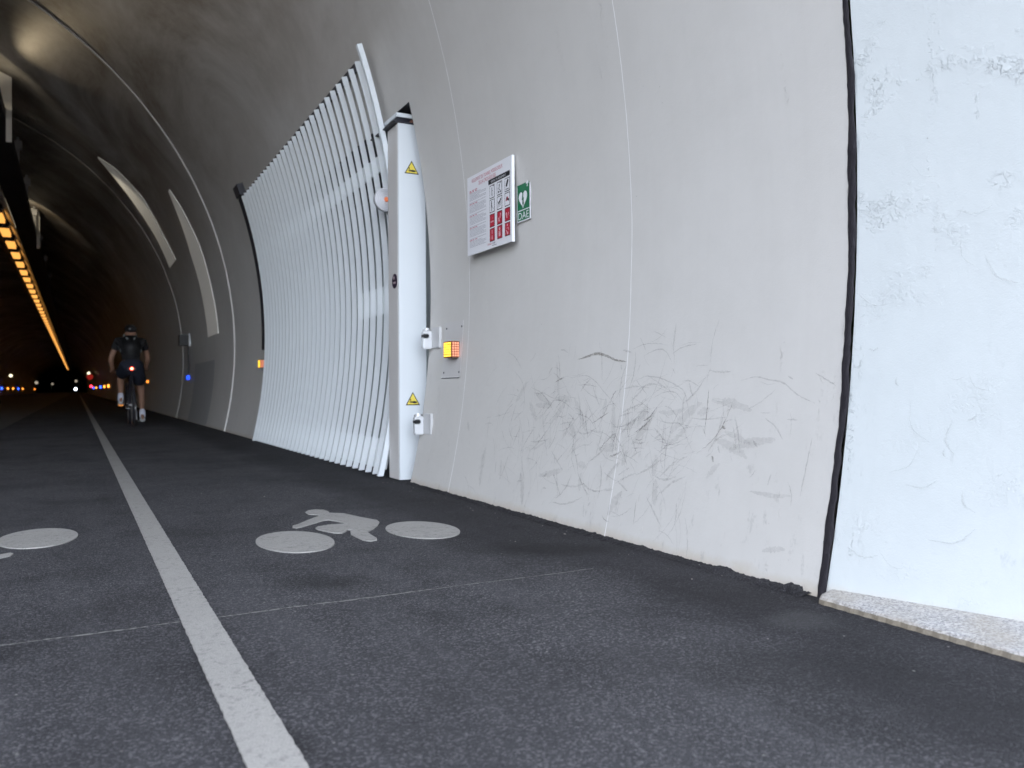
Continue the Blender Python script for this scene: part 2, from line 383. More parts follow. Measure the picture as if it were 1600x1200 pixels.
def ribbon(bm, pl, wid, off, fn=wp, jit=.0):
    # resample with catmull-rom
    P = [Vector((a, b)) for a, b in pl]; P = [2*P[0]-P[1]]+P+[2*P[-1]-P[-2]]; pts = []
    for i in range(1, len(P)-2):
        for k in range(8):
            t = k/8; a, b, c, d = P[i-1:i+3]
            pts.append(.5*((2*b)+(c-a)*t+(2*a-5*b+4*c-d)*t*t+(-a+3*b-3*c+d)*t**3))
    pts.append(P[-2]); n = len(pts); prev = None
    for i, p in enumerate(pts):
        d = (pts[min(i+1, n-1)]-pts[max(i-1, 0)]); d = d.normalized() if d.length > 1e-9 else Vector((1, 0))
        nn = Vector((-d.y, d.x)); s = wid*(.12+.88*math.sin(math.pi*(i+.3)/(n-.4))**.7)*(.7+.6*random.random())/2
        q = p+nn*random.uniform(-jit, jit)
        cur = [bm.verts.new(fn(q.x+nn.x*s*k, max(.012, q.y+nn.y*s*k), off)) for k in (-1, 1)]
        if prev: bm.faces.new((prev[0], prev[1], cur[1], cur[0]))
        prev = cur
o1 = bmesh.new(); o2 = bmesh.new(); off = .0012
for i, pl in enumerate(SC):
    off += .00004
    ribbon(o2 if i in (0, 5, 18, 25, 26) else o1, pl, .011 if i == 0 else (.008 if i in (23, 24, 25, 26, 27) else .0045), off, jit=.001)
for k in range(480):
    off = .0028+k*.000009
    u = random.random()
    if u < .55: cy, cz = random.gauss(2.9, .42), random.gauss(.42, .15)
    elif u < .8: cy, cz = random.gauss(2.3, .25), random.gauss(.45, .13)
    else: cy, cz = random.uniform(1.7, 4.0), random.uniform(.05, .45)
    if not (1.68 < cy < 4.15 and .06 < cz < .85) or (cy < 2.05 and random.random() < .7): continue
    L = random.uniform(.02, .16)*(1 if random.random() < .7 else 1.6); a = random.choice([random.gauss(.0, .5), random.gauss(1.4, .35), random.gauss(-.7, .3)]); bend = random.uniform(-.45, .45)
    pl = []
    for j in range(4):
        s = j/3-.5; pl.append((cy+L*s*math.cos(a+bend*s), cz+L*s*math.sin(a+bend*s)))
    ribbon(o2 if random.random() < .025 else o1, pl, random.choice([.0016, .002, .0026, .0034, .007]), off, jit=.0016)
for k in range(36):        # the whiter ring is scuffed too, fewer and fainter
    off = .0062+k*.00002; cy, cz = random.uniform(.9, 1.52), random.choice([random.uniform(.05, .9), random.uniform(.05, 2.2)])
    L = random.uniform(.015, .12); a = random.uniform(-1.2, 1.2)
    ribbon(o1, [(cy, cz), (cy+L*.5*math.cos(a), max(.03, cz+L*.5*math.sin(a))), (cy+L*math.cos(a+.4), max(.03, cz+L*math.sin(a+.4)))], random.choice([.0014, .0018, .004]), off, jit=.001)
o3 = bmesh.new(); off = .0078
for k in range(46):        # broad soft rubbed smears
    off += .00003; cy, cz = random.gauss(2.75, .5), random.gauss(.36, .15)
    if not (1.7 < cy < 4.1 and .06 < cz < .7): continue
    L = random.uniform(.06, .22); a = random.choice([random.gauss(.1, .4), random.gauss(-.6, .3), random.gauss(1.3, .3)]); b_ = random.uniform(-.3, .3)
    ribbon(o3, [(cy+L*t_*math.cos(a+b_*t_), cz+L*t_*math.sin(a+b_*t_)) for t_ in (-.5, -.17, .17, .5)], random.uniform(.010, .034), off, jit=.002)
s3 = obj('scuff_mark', o3, scuff_mat('scuff_soft', (.24, .23, .22), .16), tun); s3['kind'] = 'stuff'
bm.free()
s1 = obj('scuff_mark', o1, SCUFF1, tun); s2 = obj('scuff_mark', o2, SCUFF2, tun); s1['kind'] = s2['kind'] = 'stuff'; s2['label'] = 'darker brown rubbed streaks'

# facade round the mouth and the hill over the tunnel
bm = bmesh.new(); N = 64; rm = rr(MOUTH)+.004; Z1 = 9.0; XL, XR = CX-10.5, CX+10.5
t0 = math.asin(-CZ/rm)
inn = []; outp = []
for i in range(N+1):
    t = t0+(math.pi-2*t0)*i/N; c, s_ = math.cos(t), math.sin(t)
    inn.append(Vector((CX+rm*c, MOUTH, CZ+rm*s_)))
    k = min(10.5/abs(c) if abs(c) > 1e-6 else 1e9, (Z1-CZ)/s_ if s_ > 1e-6 else 1e9)
    outp.append(Vector((CX+k*c, MOUTH, max(0, CZ+k*s_))))
vi = [bm.verts.new(p) for p in inn]; vo = [bm.verts.new(p) for p in outp]
for i in range(N): bm.faces.new((vi[i], vi[i+1], vo[i+1], vo[i]))
fac = tag(obj('portal_facade', bm, OUTC), 'plain concrete wall framing the tunnel mouth behind the viewer', 'wall')
sol = fac.modifiers.new('thickness', 'SOLIDIFY'); sol.thickness = -.4; sol.offset = 1
bm = bmesh.new(); g = []
for j in range(24):
    y = MOUTH+.02+((j/23)**2)*(FAR+30); row = []
    for i in range(29):
        x = CX-70+140*i/28; top = 9.0+min(40, (y-MOUTH)*.35)
        side = max(0, abs(x-CX)-10.5); z = top-side*.55
        z += math.sin(x*.21+y*.05)*min(2, (y-MOUTH)*.1); row.append(bm.verts.new((x, y, max(z, -.3))))
    g.append(row)
for j in range(23):
    for i in range(28): bm.faces.new((g[j][i], g[j][i+1], g[j+1][i+1], g[j+1][i]))
for r_ in (g[0], g[-1]):
    for i in range(28):
        a, b = r_[i], r_[i+1]
        if r_ is g[0] and abs((a.co.x+b.co.x)/2-CX) < 10.4: continue
        bm.faces.new((a, b, bm.verts.new((b.co.x, b.co.y, -.3)), bm.verts.new((a.co.x, a.co.y, -.3))))
tag(obj('hill', bm, simple('hill_grass', (.06, .09, .03), .9, var=.3, scale=.8)), kind='structure')

# ------------------------------------------------------------ ground
bm = bmesh.new(); q = 1500
xs = [-q, -60, -8, 0, 3, 60, q]; ysl = [-q, -60, -2, 1, 12, 60, 400, q]
g = [[bm.verts.new((x, y, 0)) for x in xs] for y in ysl]
for i in range(len(ysl)-1):
    for j in range(len(xs)-1): bm.faces.new((g[i][j], g[i][j+1], g[i+1][j+1], g[i+1][j]))
tag(obj('road', bm, ASPHALT), 'dark asphalt cycle path running into the tunnel', kind='structure')
bm = bmesh.new()
sheet(bm, [(-7.9, 6, .005), (-1.0, 6, .005), (-1.0, FAR, .005), (-7.9, FAR, .005)])
tag(obj('bus_lane', bm, LANE), 'paler roadway on the left side of the tunnel', kind='structure')
bm = bmesh.new(); sheet(bm, [(-60, -200, .005), (40, -200, .005), (40, -5, .005), (-60, -5, .005)])
tag(obj('bounce_ground', bm, simple('bounce_ground_tone', (.07, .06, .048), .85, var=.15, scale=2)), 'unseen ground added outside the tunnel mouth to set the bounced light', kind='structure')  # unseen sheet, added for the light it bounces up into the tunnel
# ragged asphalt lip pressed against the foot of the wall
bm = bmesh.new(); prev = None; y = 1.63; d = 0
while y < OY0-.01:
    d = d*.93+random.uniform(-.004, .004); w_ = .035+abs(d)+random.random()*.012; h = .004+random.random()*.0035+abs(d)*.4+(.012 if 1.66 < y < 1.71 else 0)
    b0 = wp(y, .0, 0); cur = [bm.verts.new((b0.x-w_, y, .001)), bm.verts.new((b0.x-w_*.55, y, h*.8)), bm.verts.new((b0.x+.01, y, h))]
    if prev:
        bm.faces.new((prev[0], prev[1], cur[1], cur[0])); bm.faces.new((prev[1], prev[2], cur[2], cur[1]))
    prev = cur; y += .006
tag(obj('asphalt_edge', bm, ASPHALT, smooth=True), 'crumbly asphalt lip along the foot of the wall', kind='structure')
# loose grit swept against the wall
bm = bmesh.new(); RG = random.Random(3)
for k in range(420):
    y = RG.uniform(1.3, 4.9); dx = abs(RG.gauss(0, .09))+.02 if k < 330 else RG.uniform(.05, 1.4); x_ = wp(max(y, J1), .0).x-.03-dx; s_ = RG.uniform(.0010, .0028)
    if k > 405: s_ *= 1.7
    if x_ < .35 and x_ > .2: continue
    rv = bmesh.ops.create_icosphere(bm, subdivisions=1, radius=s_)['verts']
    q_ = Vector((RG.uniform(.7, 1.4), RG.uniform(.7, 1.4), RG.uniform(.5, .9)))
    for v in rv: v.co = Vector((v.co.x*q_.x+x_, v.co.y*q_.y+y, v.co.z*q_.z+s_*.3))
    mi = 1 if RG.random() < .07 else 0
    for v in rv:
        for f in v.link_faces: f.material_index = mi
tag(obj('grit', bm, [simple('grit_dark', (.05, .05, .052), .9), simple('grit_pale', (.28, .26, .23), .9)]), 'fine loose grit swept against the foot of the wall', 'grit', kind='stuff')
# pale saw-cut seam across the path
bm = bmesh.new(); x = -1.0; prev = None; d = 0
while x < 1.46:
    d = d*.9+random.uniform(-.0016, .0016); w_ = max(.0006, .0035+random.uniform(-.0030, .0022)) * (1 if x < .9 else .6)
    yy = 2.2+.004*x+d
    cur = (bm.verts.new((x, yy-w_, .0015)), bm.verts.new((x, yy+w_, .0015)))
    if prev: bm.faces.new((prev[0], cur[0], cur[1], prev[1]))
    prev = cur; x += .008
tag(obj('road_seam', bm, simple('seam_grit', (.27, .265, .25), .8, var=.25, scale=60)), 'thin pale seam cut straight across the asphalt', kind='structure')
# granite kerb at the foot of the flared ring
bm = bmesh.new(); prev = None; n = 60
for i in range(n+1):
    y = MOUTH+(J1-.03-MOUTH)*i/n; xf = 1.735+(.012 if i % 2 else .009)+(.03 if i == n else 0)
    xb = wp(y, .0, 0).x+.03; hh = .017
    prof = [(xf-.004, -.01), (xf, hh*.7), (xf+.007, hh), (xb, hh+.012)]
    cur = [bm.verts.new((a, y, b)) for a, b in prof]
    if prev:
        for k in range(3): bm.faces.new((prev[k], prev[k+1], cur[k+1], cur[k]))
    prev = cur
bm.faces.new(prev)
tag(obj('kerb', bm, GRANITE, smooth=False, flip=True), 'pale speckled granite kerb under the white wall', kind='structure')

# ------------------------------------------------------------ road markings
bm = bmesh.new(); prev = None; y = -.5
while y < 200:
    j = .0013 if y < 12 else 0
    xl = .228+random.uniform(-j, j); xr = .311+random.uniform(-j, j)
    cur = (bm.verts.new((xl, y, .0042)), bm.verts.new((xr, y, .0042)), bm.verts.new((xl, y, 0)), bm.verts.new((xr, y, 0)))
    if prev:
        bm.faces.new((prev[0], prev[1], cur[1], cur[0])); bm.faces.new((prev[2], prev[0], cur[0], cur[2])); bm.faces.new((prev[1], prev[3], cur[3], cur[1]))
    prev = cur; y += .012 if y < 6 else (.1 if y < 15 else 2.0)
tag(obj('centre_line', bm, PAINT), 'long worn white line dividing the asphalt cycle path', 'road marking')
RP = [(0.941, 3.853), (0.969, 3.908), (1.007, 3.914), (1.035, 3.881), (1.04, 3.823), (1.034, 3.773), (1.086, 3.727), (1.117, 3.596), (1.157, 3.461), (1.151, 3.409), (1.117, 3.33), (1.073, 3.257), (1.029, 3.201), (1.021, 3.127), (1.018, 3.046), (1.008, 3.016), (0.979, 3.0), (0.96, 3.033), (0.957, 3.1), (0.955, 3.176), (0.975, 3.251), (0.995, 3.281), (0.975, 3.290), (0.956, 3.25), (0.933, 3.224), (0.907, 3.242), (0.889, 3.289), (0.869, 3.353), (0.87, 3.394), (0.888, 3.426), (0.939, 3.449), (0.99, 3.443), (1.024, 3.446), (1.01, 3.49), (0.975, 3.581), (0.954, 3.578), (0.89, 3.513), (0.832, 3.458), (0.802, 3.437), (0.791, 3.46), (0.8, 3.498), (0.829, 3.526), (0.899, 3.624), (0.958, 3.698), (0.976, 3.728), (0.961, 3.763), (0.939, 3.786)]
MARKP = PAINT.copy(); MARKP.name = 'symbol_paint'
def bike_symbol(tf, loc, label):
    t = thing('bicycle_marking', loc, label, 'road marking', 'bicycle symbols painted on the path')
    for (cx, cy, b) in ((.727, 3.142, .232), (1.243, 3.142, .215)):
        bm = bmesh.new(); prism(bm, [(*tf(cx+.138*math.cos(a*math.pi/32), cy+b*math.sin(a*math.pi/32)), .0005) for a in range(64)], (0, 0, .0045))
        bmesh.ops.triangulate(bm, faces=[f for f in bm.faces if len(f.verts) > 4]); bmesh.ops.recalc_face_normals(bm, faces=bm.faces)
        obj('wheel', bm, MARKP, t)
    bm = bmesh.new(); prism(bm, [(*tf(a, b), .0005) for a, b in RP], (0, 0, .0045)); bmesh.ops.recalc_face_normals(bm, faces=bm.faces)
    bmesh.ops.triangulate(bm, faces=[f for f in bm.faces if len(f.verts) > 4])
    obj('rider', bm, MARKP, t)
bike_symbol(lambda x, y: (x, y), (.98, 3.2, 0), 'whole white bicycle rider symbol painted between the line and the wall')
bike_symbol(lambda x, y: (-.137-(x-.727), 3.715-(y-3.142)), (-.4, 3.6, 0), 'white bicycle symbol left of the line, mostly cut off by the photo edge')

# ------------------------------------------------------------ gate
def blade(bm, y, t, ro, ri, z0, th1, n=36):
    """vertical curved bar following the wall: ro/ri stand-off of its front and back edge"""
    prev = None
    for i in range(n+1):
        cur = []
        for off in (ro, ri):
            a = th_at(z0, R-off); th = a+(th1-a)*i/n
            for yy in (y-t/2, y+t/2):
                cur.append(bm.verts.new((CX+(R-off)*math.cos(th), yy, CZ+(R-off)*math.sin(th))))
        if prev:
            for a_, b_ in ((0, 1), (1, 3), (3, 2), (2, 0)): bm.faces.new((prev[a_], prev[b_], cur[b_], cur[a_]))
        else: bm.faces.new((cur[0], cur[2], cur[3], cur[1]))
        prev = cur
    bm.faces.new((prev[0], prev[1], prev[3], prev[2]))
def band(bm, y0, y1, ro, ri, z0, z1, n=4):
    blade(bm, (y0+y1)/2, y1-y0, ro, ri, z0, th_at(z1, R-(ro+ri)/2), n)
gate = thing('sliding_gate', (1.75, 7.2, 0), 'tall curved white slatted gate standing against the tunnel wall', 'gate')
bm = bmesh.new()
for i in range(29): blade(bm, 5.205+.1495*i, .011, .088, .050, .018, rad(18.25))
obj('slat_panel', bm, SLAT, gate)
for z0, z1 in ((2.045, 2.145), (.055, .245)):
    bm = bmesh.new(); band(bm, 5.10, 9.45, .048, .036, z0, z1, 6); obj('rail', bm, SLAT, gate)
bm = bmesh.new(); band(bm, 5.32, 9.42, .048, .030, 2.70, 2.745, 3); obj('top_guide', bm, DARKMET, gate)
bm = bmesh.new(); band(bm, 5.12, 5.99, .048, .034, 1.10, 1.29, 6); obj('lock_plate', bm, SLAT, gate)
bm = bmesh.new(); blade(bm, 5.065, .030, .100, .066, .018, rad(18.95)); obj('end_bar', bm, WHITE, gate)
bm = bmesh.new(); blade(bm, 9.47, .030, .070, .010, .005, rad(18.3)); obj('end_bar', bm, WHITE, gate)
bm = bmesh.new(); blade(bm, 9.60, .20, .060, .004, 1.03, th_at(2.74, R-.03)); obj('edge_seal', bm, RUBBER, gate)
bm = bmesh.new(); blade(bm, 9.60, .24, .075, .004, 2.745, th_at(2.87, R-.03), 4); obj('seal_cap', bm, DARKMET, gate)

post = thing('gate_post', (1.87, 4.94, 0), 'upright white metal post set in the wall beside the slatted gate', 'post')
bm = bmesh.new(); box(bm, 1.772, 1.952, 4.85, 4.865, .01, 2.235); obj('front_cover', bm, WHITE, post)
bm = bmesh.new(); box(bm, 1.770, 1.952, 4.8655, 5.04, .01, 2.233, .002); obj('side_cover', bm, BEIGE, post)
bm = bmesh.new(); box(bm, 1.74, 1.99, 4.84, 5.30, 2.238, 2.245); box(bm, 1.80, 1.99, 4.95, 5.3, 2.245, 2.305); obj('cap', bm, DARKMET, post)
bm = bmesh.new(); box(bm, 1.768, 1.95, 4.845, 4.856, 2.272, 2.297); box(bm, 1.760, 1.7675, 4.846, 5.10, 2.272, 2.297); obj('bracket', bm, WHITE, post)
bm = bmesh.new(); cyl(bm, (1.87, 4.86, 2.258), (1.87, 4.93, 2.258), .012); obj('roller', bm, BRICKY, post)
for zc, lab in ((1.925, 1), (.474, 2)):
    y = 4.8485; x0, x1 = 1.812, 1.907; h = .083
    bm = bmesh.new(); cx = (x0+x1)/2
    prism(bm, [(x0, y, zc), (x1, y, zc), (cx, y, zc+h)], (0, .0012, 0)); bmesh.ops.recalc_face_normals(bm, faces=bm.faces)
    st = obj('warning_sticker', bm, INK, post)
    k = .80; cz = zc+h*.36; y -= .0012
    bm = bmesh.new(); f = lambda px, pz: (cx+(px-cx)*k, y, cz+(pz-cz)*k)
    prism(bm, [f(x0, zc), f(x1, zc), f(cx, zc+h)], (0, .001, 0)); bmesh.ops.recalc_face_normals(bm, faces=bm.faces); obj('sticker_face', bm, YEL, st)
    y -= .001; bm = bmesh.new()
    # crushed hand pictogram: palm with fingers, bar above, base line
    prism(bm, [(cx-.010, y, zc+.022), (cx+.010, y, zc+.026), (cx+.026, y, zc+.022), (cx+.026, y, zc+.014), (cx+.010, y, zc+.012), (cx-.006, y, zc+.015)], (0, .0006, 0))
    for q_ in range(4): box(bm, cx-.022, cx-.008, y, y+.0006, zc+.014+.0032*q_, zc+.0162+.0032*q_)
    box(bm, cx-.020, cx-.014, y, y+.0006, zc+.029, zc+.040)
    obj('hand_pictogram', bm, INK, st)
bm = bmesh.new(); cyl(bm, (1.7695, 4.92, 1.255), (1.768, 4.92, 1.255), .046, n=32)
st = obj('round_sticker', bm, simple('sticker_dark', (.03, .015, .04), .4), post)
bm = bmesh.new()
cyl(bm, (1.7678, 4.93, 1.275), (1.7672, 4.93, 1.275), .012, n=16); box(bm, 1.7672, 1.7678, 4.90, 4.945, 1.238, 1.252)
obj('sticker_print', bm, simple('sticker_print', (.38, .30, .32), .5), st)

# round ribbed signal lamp looking out beside the post
lp = thing('signal_lamp', (1.79, 5.17, 1.825), 'round clear ribbed signal lamp fixed behind the gate post', 'lamp')
bm = bmesh.new(); cyl(bm, (1.80, 5.19, 1.822), (1.80, 5.16, 1.822), .078, .078, 40)
obj('housing', bm, simple('lamp_grey', (.5, .5, .52), .3), lp)
bm = bmesh.new()
for i in range(6): torus(bm, (1.80, 5.157, 1.822), (0, 1, 0), .072-.0115*i, .0035, 48, 6)
obj('lens_rib', bm, simple('lens_clear', (.82, .83, .86), .12, var=.02), lp, smooth=True)
bm = bmesh.new(); cyl(bm, (1.80, 5.158, 1.822), (1.80, 5.145, 1.822), .018, .012, 24)
obj('bulb', bm, emit('bulb_orange', (1, .25, .06), .35, (.5, .15, .08)), lp)

# photocell heads with their wall brackets
def sensor(y, z, label):
    p = wp(y, z); t = thing('sensor', (p.x, y, z), label, 'sensor', 'photocell sensors on the wall')
    bm = bmesh.new(); box(bm, p.x-.060, p.x-.004, y+.012, y+.017, z-.05, z+.055, .001); obj('bracket', bm, CHROME, t)
    bm = bmesh.new(); box(bm, p.x-.070, p.x-.012, y-.03, y+.011, z-.066, z+.045, .006); cyl(bm, (p.x-.046, y-.018, z+.045), (p.x-.046, y-.018, z+.062), .020, .014, 20)
    obj('housing', bm, simple('sensor_shell', (.78, .79, .8), .3, .35, var=.02), t)
    bm = bmesh.new(); box(bm, p.x-.074, p.x-.034, y-.036, y+.005, z-.002, z+.026, .006); obj('lens', bm, BLACK, t)
    bm = bmesh.new(); box(bm, p.x-.016, p.x+.002, y-.14, y-.028, z-.062, z+.062, .002); obj('mounting_plate', bm, PLATE, t)
sensor(4.69, .885, 'upper chrome photocell sensor beside the gate post, near the amber light')
sensor(4.69, .365, 'lower chrome photocell sensor beside the gate post, below the warning triangle')

# ------------------------------------------------------------ amber and blue marker lights along the wall
AMB_A = emit('led_amber', (1, .55, .03), 2.6); AMB_B = emit('led_amber_side', (1, .30, .14), 1.0, (.6, .3, .2)); BLUE = emit('led_blue', (.02, .16, 1), 4.0)
def marker(y, z, face, side, label, group=None, plate=True, s=1.0):
    p = wp(y, z); t = thing('marker_light', (p.x, y, z), label, 'marker light', group)
    bm = bmesh.new(); box(bm, p.x-.052, p.x-.002, y-.058, y+.058, z-.047, z+.047, .003); obj('housing', bm, simple('led_housing', (.20, .08, .04), .4), t)
    nx, nz = 5, 6
    bm = bmesh.new()
    for i in range(nx):
        for j in range(nz):
            a = y-.05+.1*i/nx; c = z-.042+.084*j/nz
            box(bm, p.x-.0545, p.x-.0515, a+.0024, a+.1/nx-.0024, c+.0022, c+.084/nz-.0022)
    obj('led_front', bm, face, t)
    bm = bmesh.new()
    for i in range(3):
        for j in range(nz):
            a = p.x-.049+.044*i/3; c = z-.042+.084*j/nz
            box(bm, a+.0026, a+.0121, y-.0605, y-.0575, c+.0024, c+.084/nz-.0024)
    obj('led_side', bm, side, t)
    return t
t = marker(4.328, .80, AMB_A, AMB_B, 'nearest amber marker light on a screwed wall plate, right of the gate post', 'amber marker lights along the wall')
cp = thing('cover_plate', (1.92, 4.36, .8), 'flat grey cover plate with four screws behind the nearest amber light', 'plate')
def curved(bm, y0, y1, z0, z1, off, n=8):
    prev = None
    for i in range(n+1):
        z = z0+(z1-z0)*i/n; cur = (bm.verts.new(wp(y0, z, off)), bm.verts.new(wp(y1, z, off)))
        if prev: bm.faces.new((prev[0], prev[1], cur[1], cur[0]))
        prev = cur
bm = bmesh.new(); curved(bm, 4.235, 4.50, .645, .965, .0018); obj('sheet', bm, simple('plate_paint', (.56, .545, .53), .4, var=.02), cp)
bm = bmesh.new(); curved(bm, 4.229, 4.2345, .650, .965, .004); curved(bm, 4.24, 4.50, .641, .645, .004)
obj('edge', bm, simple('plate_edge', (.85, .84, .82), .4), cp)
bm = bmesh.new(); curved(bm, 4.24, 4.50, .636, .641, .003, 2); obj('shadow_gap', bm, DARKMET, cp)
for y, z in ((4.255, .93), (4.47, .93), (4.255, .67), (4.47, .67)):
    p = wp(y, z); bm = bmesh.new(); cyl(bm, (p.x+.001, y, z), (p.x-.0045, y, z), .0055, n=12); obj('screw', bm, DARKMET, cp)
marker(9.86, .875, AMB_A, AMB_B, 'amber marker light just beyond the left end of the slatted gate', 'amber marker lights along the wall')
FARA = emit('led_amber_far', (1, .30, .04), 5.); FARB = emit('led_blue_far', (.03, .10, 1), 6.); FARR = emit('lamp_red', (1, .03, .05), 8.)
BLUE2 = emit('led_blue_near', (.0, .06, 1), 5.0)
marker(17.0, .812, BLUE2, BLUE2, 'lone bright blue marker light below the small dark box on the wall', 'blue marker lights along the wall')
marker(27.4, .83, FARA, FARA, 'amber marker light seen beside the right thigh of the cyclist', 'amber marker lights along the wall')
# far ones: one shared mesh with both lens faces
def tiny(mat):
    bm = bmesh.new(); box(bm, -.06, 0, -.06, .06, -.05, .05); me = bpy.data.meshes.new('marker_light')
    bm.to_mesh(me); bm.free(); me.materials.append(mat); return me
TA, TB, TR = tiny(FARA), tiny(FARB), tiny(emit('lamp_rose', (1, .12, .10), 8.))
for me, ys_, sx, sc in ((TA, (62.3, 71.9, 103.2), 1, 1.9), (TB, (83.7, 119.0), 1, 2.2), (TB, (115.0, 146.0), -1, 2.4), (TA, (124.9, 134.8, 157.7, 201.0), -1, 2.2)):
    for q_, y in enumerate(ys_):
        o = bpy.data.objects.new('marker_light', me); COL.objects.link(o)
        o.location = (1.93, y, .85) if sx > 0 else (CX-4.97, y, .86); o.scale = (sx*1.0 if sx > 0 else -1, 1, 1)
        o.scale = (o.scale[0]*sc, sc, sc)
        col = 'blue' if me is TB else 'amber'; side = 'right' if sx > 0 else 'left'
        tag(o, (f'tiny {col} light low on the {side} wall far down the tunnel, ' + (('nearest', 'second', 'third', 'farthest')[q_] if len(ys_) == 4 else ('nearest', 'middle', 'farthest')[q_] if len(ys_) == 3 else ('nearer', 'farther')[q_]) + f' {col} one'), 'marker light', f'distant {col} lights low on the {side} wall')

# junction box and its cable further in
jb = thing('junction_box', (1.9, 16.9, 1.53), 'small black box with a white edge high above the blue light', 'junction box')
bm = bmesh.new(); p = wp(17.0, 1.53); box(bm, p.x-.19, p.x, 16.9, 17.2, 1.43, 1.64, .01); obj('housing', bm, BLACK, jb)
bm = bmesh.new(); box(bm, p.x-.03, p.x+.01, 16.83, 16.895, 1.41, 1.66, .005); obj('side_flange', bm, WHITE, jb)
bm = bmesh.new(); cyl(bm, (p.x-.02, 17.0, 1.40), (wp(17, .87).x-.02, 17.0, .87), .014, n=8); obj('cable', bm, GRIME, jb)
dp = thing('service_panel', (1.9, 14.6, .5), 'faint flush grey service panel low on the wall before the blue light', 'panel')
bm = bmesh.new(); curved(bm, 13.7, 16.2, .01, 1.05, .006, 14); obj('sheet', bm, simple('service_grey', (.40, .40, .40), .45), dp)
bm = bmesh.new(); curved(bm, 13.66, 13.699, .01, 1.06, .009, 14); obj('edge', bm, LINEM, dp)

# curved pale panels on the wall further in, with a faint glow added
PALE = simple('pale_panel', (.84, .82, .76), .5, var=.02)
GLOWP = emit('added_glow_panel', (1, .95, .85), .075, (.84, .82, .78))
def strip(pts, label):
    t = tag(obj('wall_panel', strip_bm(pts), GLOWP), label, 'wall panel', 'pale curved panels on the tunnel wall'); return t
def strip_bm(pts):
    bm = bmesh.new(); prev = None
    for th, y0, y1 in pts:
        cur = [bm.verts.new(arc(rad(th), yy, o)) for yy, o in ((y0, .012), (y1, .012), (y0, 0), (y1, 0))]
        if prev:
            bm.faces.new((prev[0], prev[1], cur[1], cur[0])); bm.faces.new((prev[2], prev[0], cur[0], cur[2])); bm.faces.new((prev[1], prev[3], cur[3], cur[1]))
        prev = cur
    return bm
def lerp_pts(P, n=24):
    out = []
    for i in range(n+1):
        s = i/n*(len(P)-1); k = min(int(s), len(P)-2); f = s-k
        out.append(tuple(P[k][j]+(P[k+1][j]-P[k][j])*f for j in range(3)))
    return out
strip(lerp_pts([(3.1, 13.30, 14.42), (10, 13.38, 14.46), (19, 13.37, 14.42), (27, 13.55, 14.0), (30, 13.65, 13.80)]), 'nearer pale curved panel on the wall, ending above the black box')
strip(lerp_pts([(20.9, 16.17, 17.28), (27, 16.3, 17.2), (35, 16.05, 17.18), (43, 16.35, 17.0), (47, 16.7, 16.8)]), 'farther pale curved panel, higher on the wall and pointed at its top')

# ------------------------------------------------------------ wall signs
def text_bm(bm, s, y, z, h, x, mi=0, width=None, align='CENTER'):
    cu = bpy.data.curves.new('t', 'FONT'); cu.body = s; cu.size = 1; cu.align_x = 'LEFT'
    o = bpy.data.objects.new('t', cu); COL.objects.link(o); bpy.context.view_layer.update()
    dg = bpy.context.evaluated_depsgraph_get(); me = bpy.data.meshes.new_from_object(o.evaluated_get(dg))
    COL.objects.unlink(o); bpy.data.objects.remove(o)
    xs = [v.co.x for v in me.vertices]; ys_ = [v.co.y for v in me.vertices]; x0, x1, y0, y1 = min(xs), max(xs), min(ys_), max(ys_)
    sx = (width/(x1-x0)) if width else h/(y1-y0); sy = h/(y1-y0)
    W_ = (x1-x0)*sx
    b0 = len(bm.verts); vs = []
    for v in me.vertices:
        u = (v.co.x-x0)*sx-(W_/2 if align == 'CENTER' else 0); vs.append(bm.verts.new((x, y-u, z+(v.co.y-y0)*sy)))
    for p in me.polygons:
        f = bm.faces.new([vs[i] for i in p.vertices]); f.material_index = mi
    bpy.data.meshes.remove(me)
def rect(bm, y0, y1, z0, z1, x): sheet(bm, [(x, y0, z0), (x, y0, z1), (x, y1, z1), (x, y1, z0)])
def poly(bm, pts, x): 
    f = sheet(bm, [(x, y, z) for y, z in pts])
def disc(bm, y, z, r, x, n=14): poly(bm, [(y+r*math.cos(2*math.pi*i/n), z+r*math.sin(2*math.pi*i/n)) for i in range(n)], x)
def stroke(bm, a, b, w_, x):
    a, b = Vector(a), Vector(b); d = (b-a).normalized(); n_ = Vector((-d.y, d.x))*w_/2
    poly(bm, [tuple(a+n_), tuple(b+n_), tuple(b-n_), tuple(a-n_)], x)
SX = 1.885; SY0, SY1, SZ0, SZ1 = 4.075, 3.560, 1.297, 1.722
sg = thing('rules_sign', (SX, 3.8, 1.5), 'white rules board with red title and twelve small pictograms', 'sign')
bm = bmesh.new(); box(bm, SX, SX+.003, SY1, SY0, SZ0, SZ1); obj('board', bm, BOARD, sg)
bm = bmesh.new(); box(bm, SX+.0002, SX+.015, SY1-.004, SY1-.0005, SZ0, SZ1)
obj('side_flange', bm, BOARDEDGE, sg)
x = SX-.0006; bm = bmesh.new()
text_bm(bm, 'RÈGLEMENT DU TUNNEL MODES DOUX', 3.835, 1.684, .024, x, width=.36)
text_bm(bm, 'DE LA CROIX-ROUSSE', 3.83, 1.656, .020, x, width=.20)
obj('title', bm, REDT, sg)
bm = bmesh.new(); rect(bm, 3.815, 3.577, 1.628, 1.653, x); hb = obj('header_bar', bm, INK, sg)
bm = bmesh.new(); text_bm(bm, 'RAPPEL DU RÈGLEMENT', 3.700, 1.634, .013, x-.0006, width=.165); obj('header_text', bm, BOARD, hb)
bm = bmesh.new(); zz = 1.640; k = 0
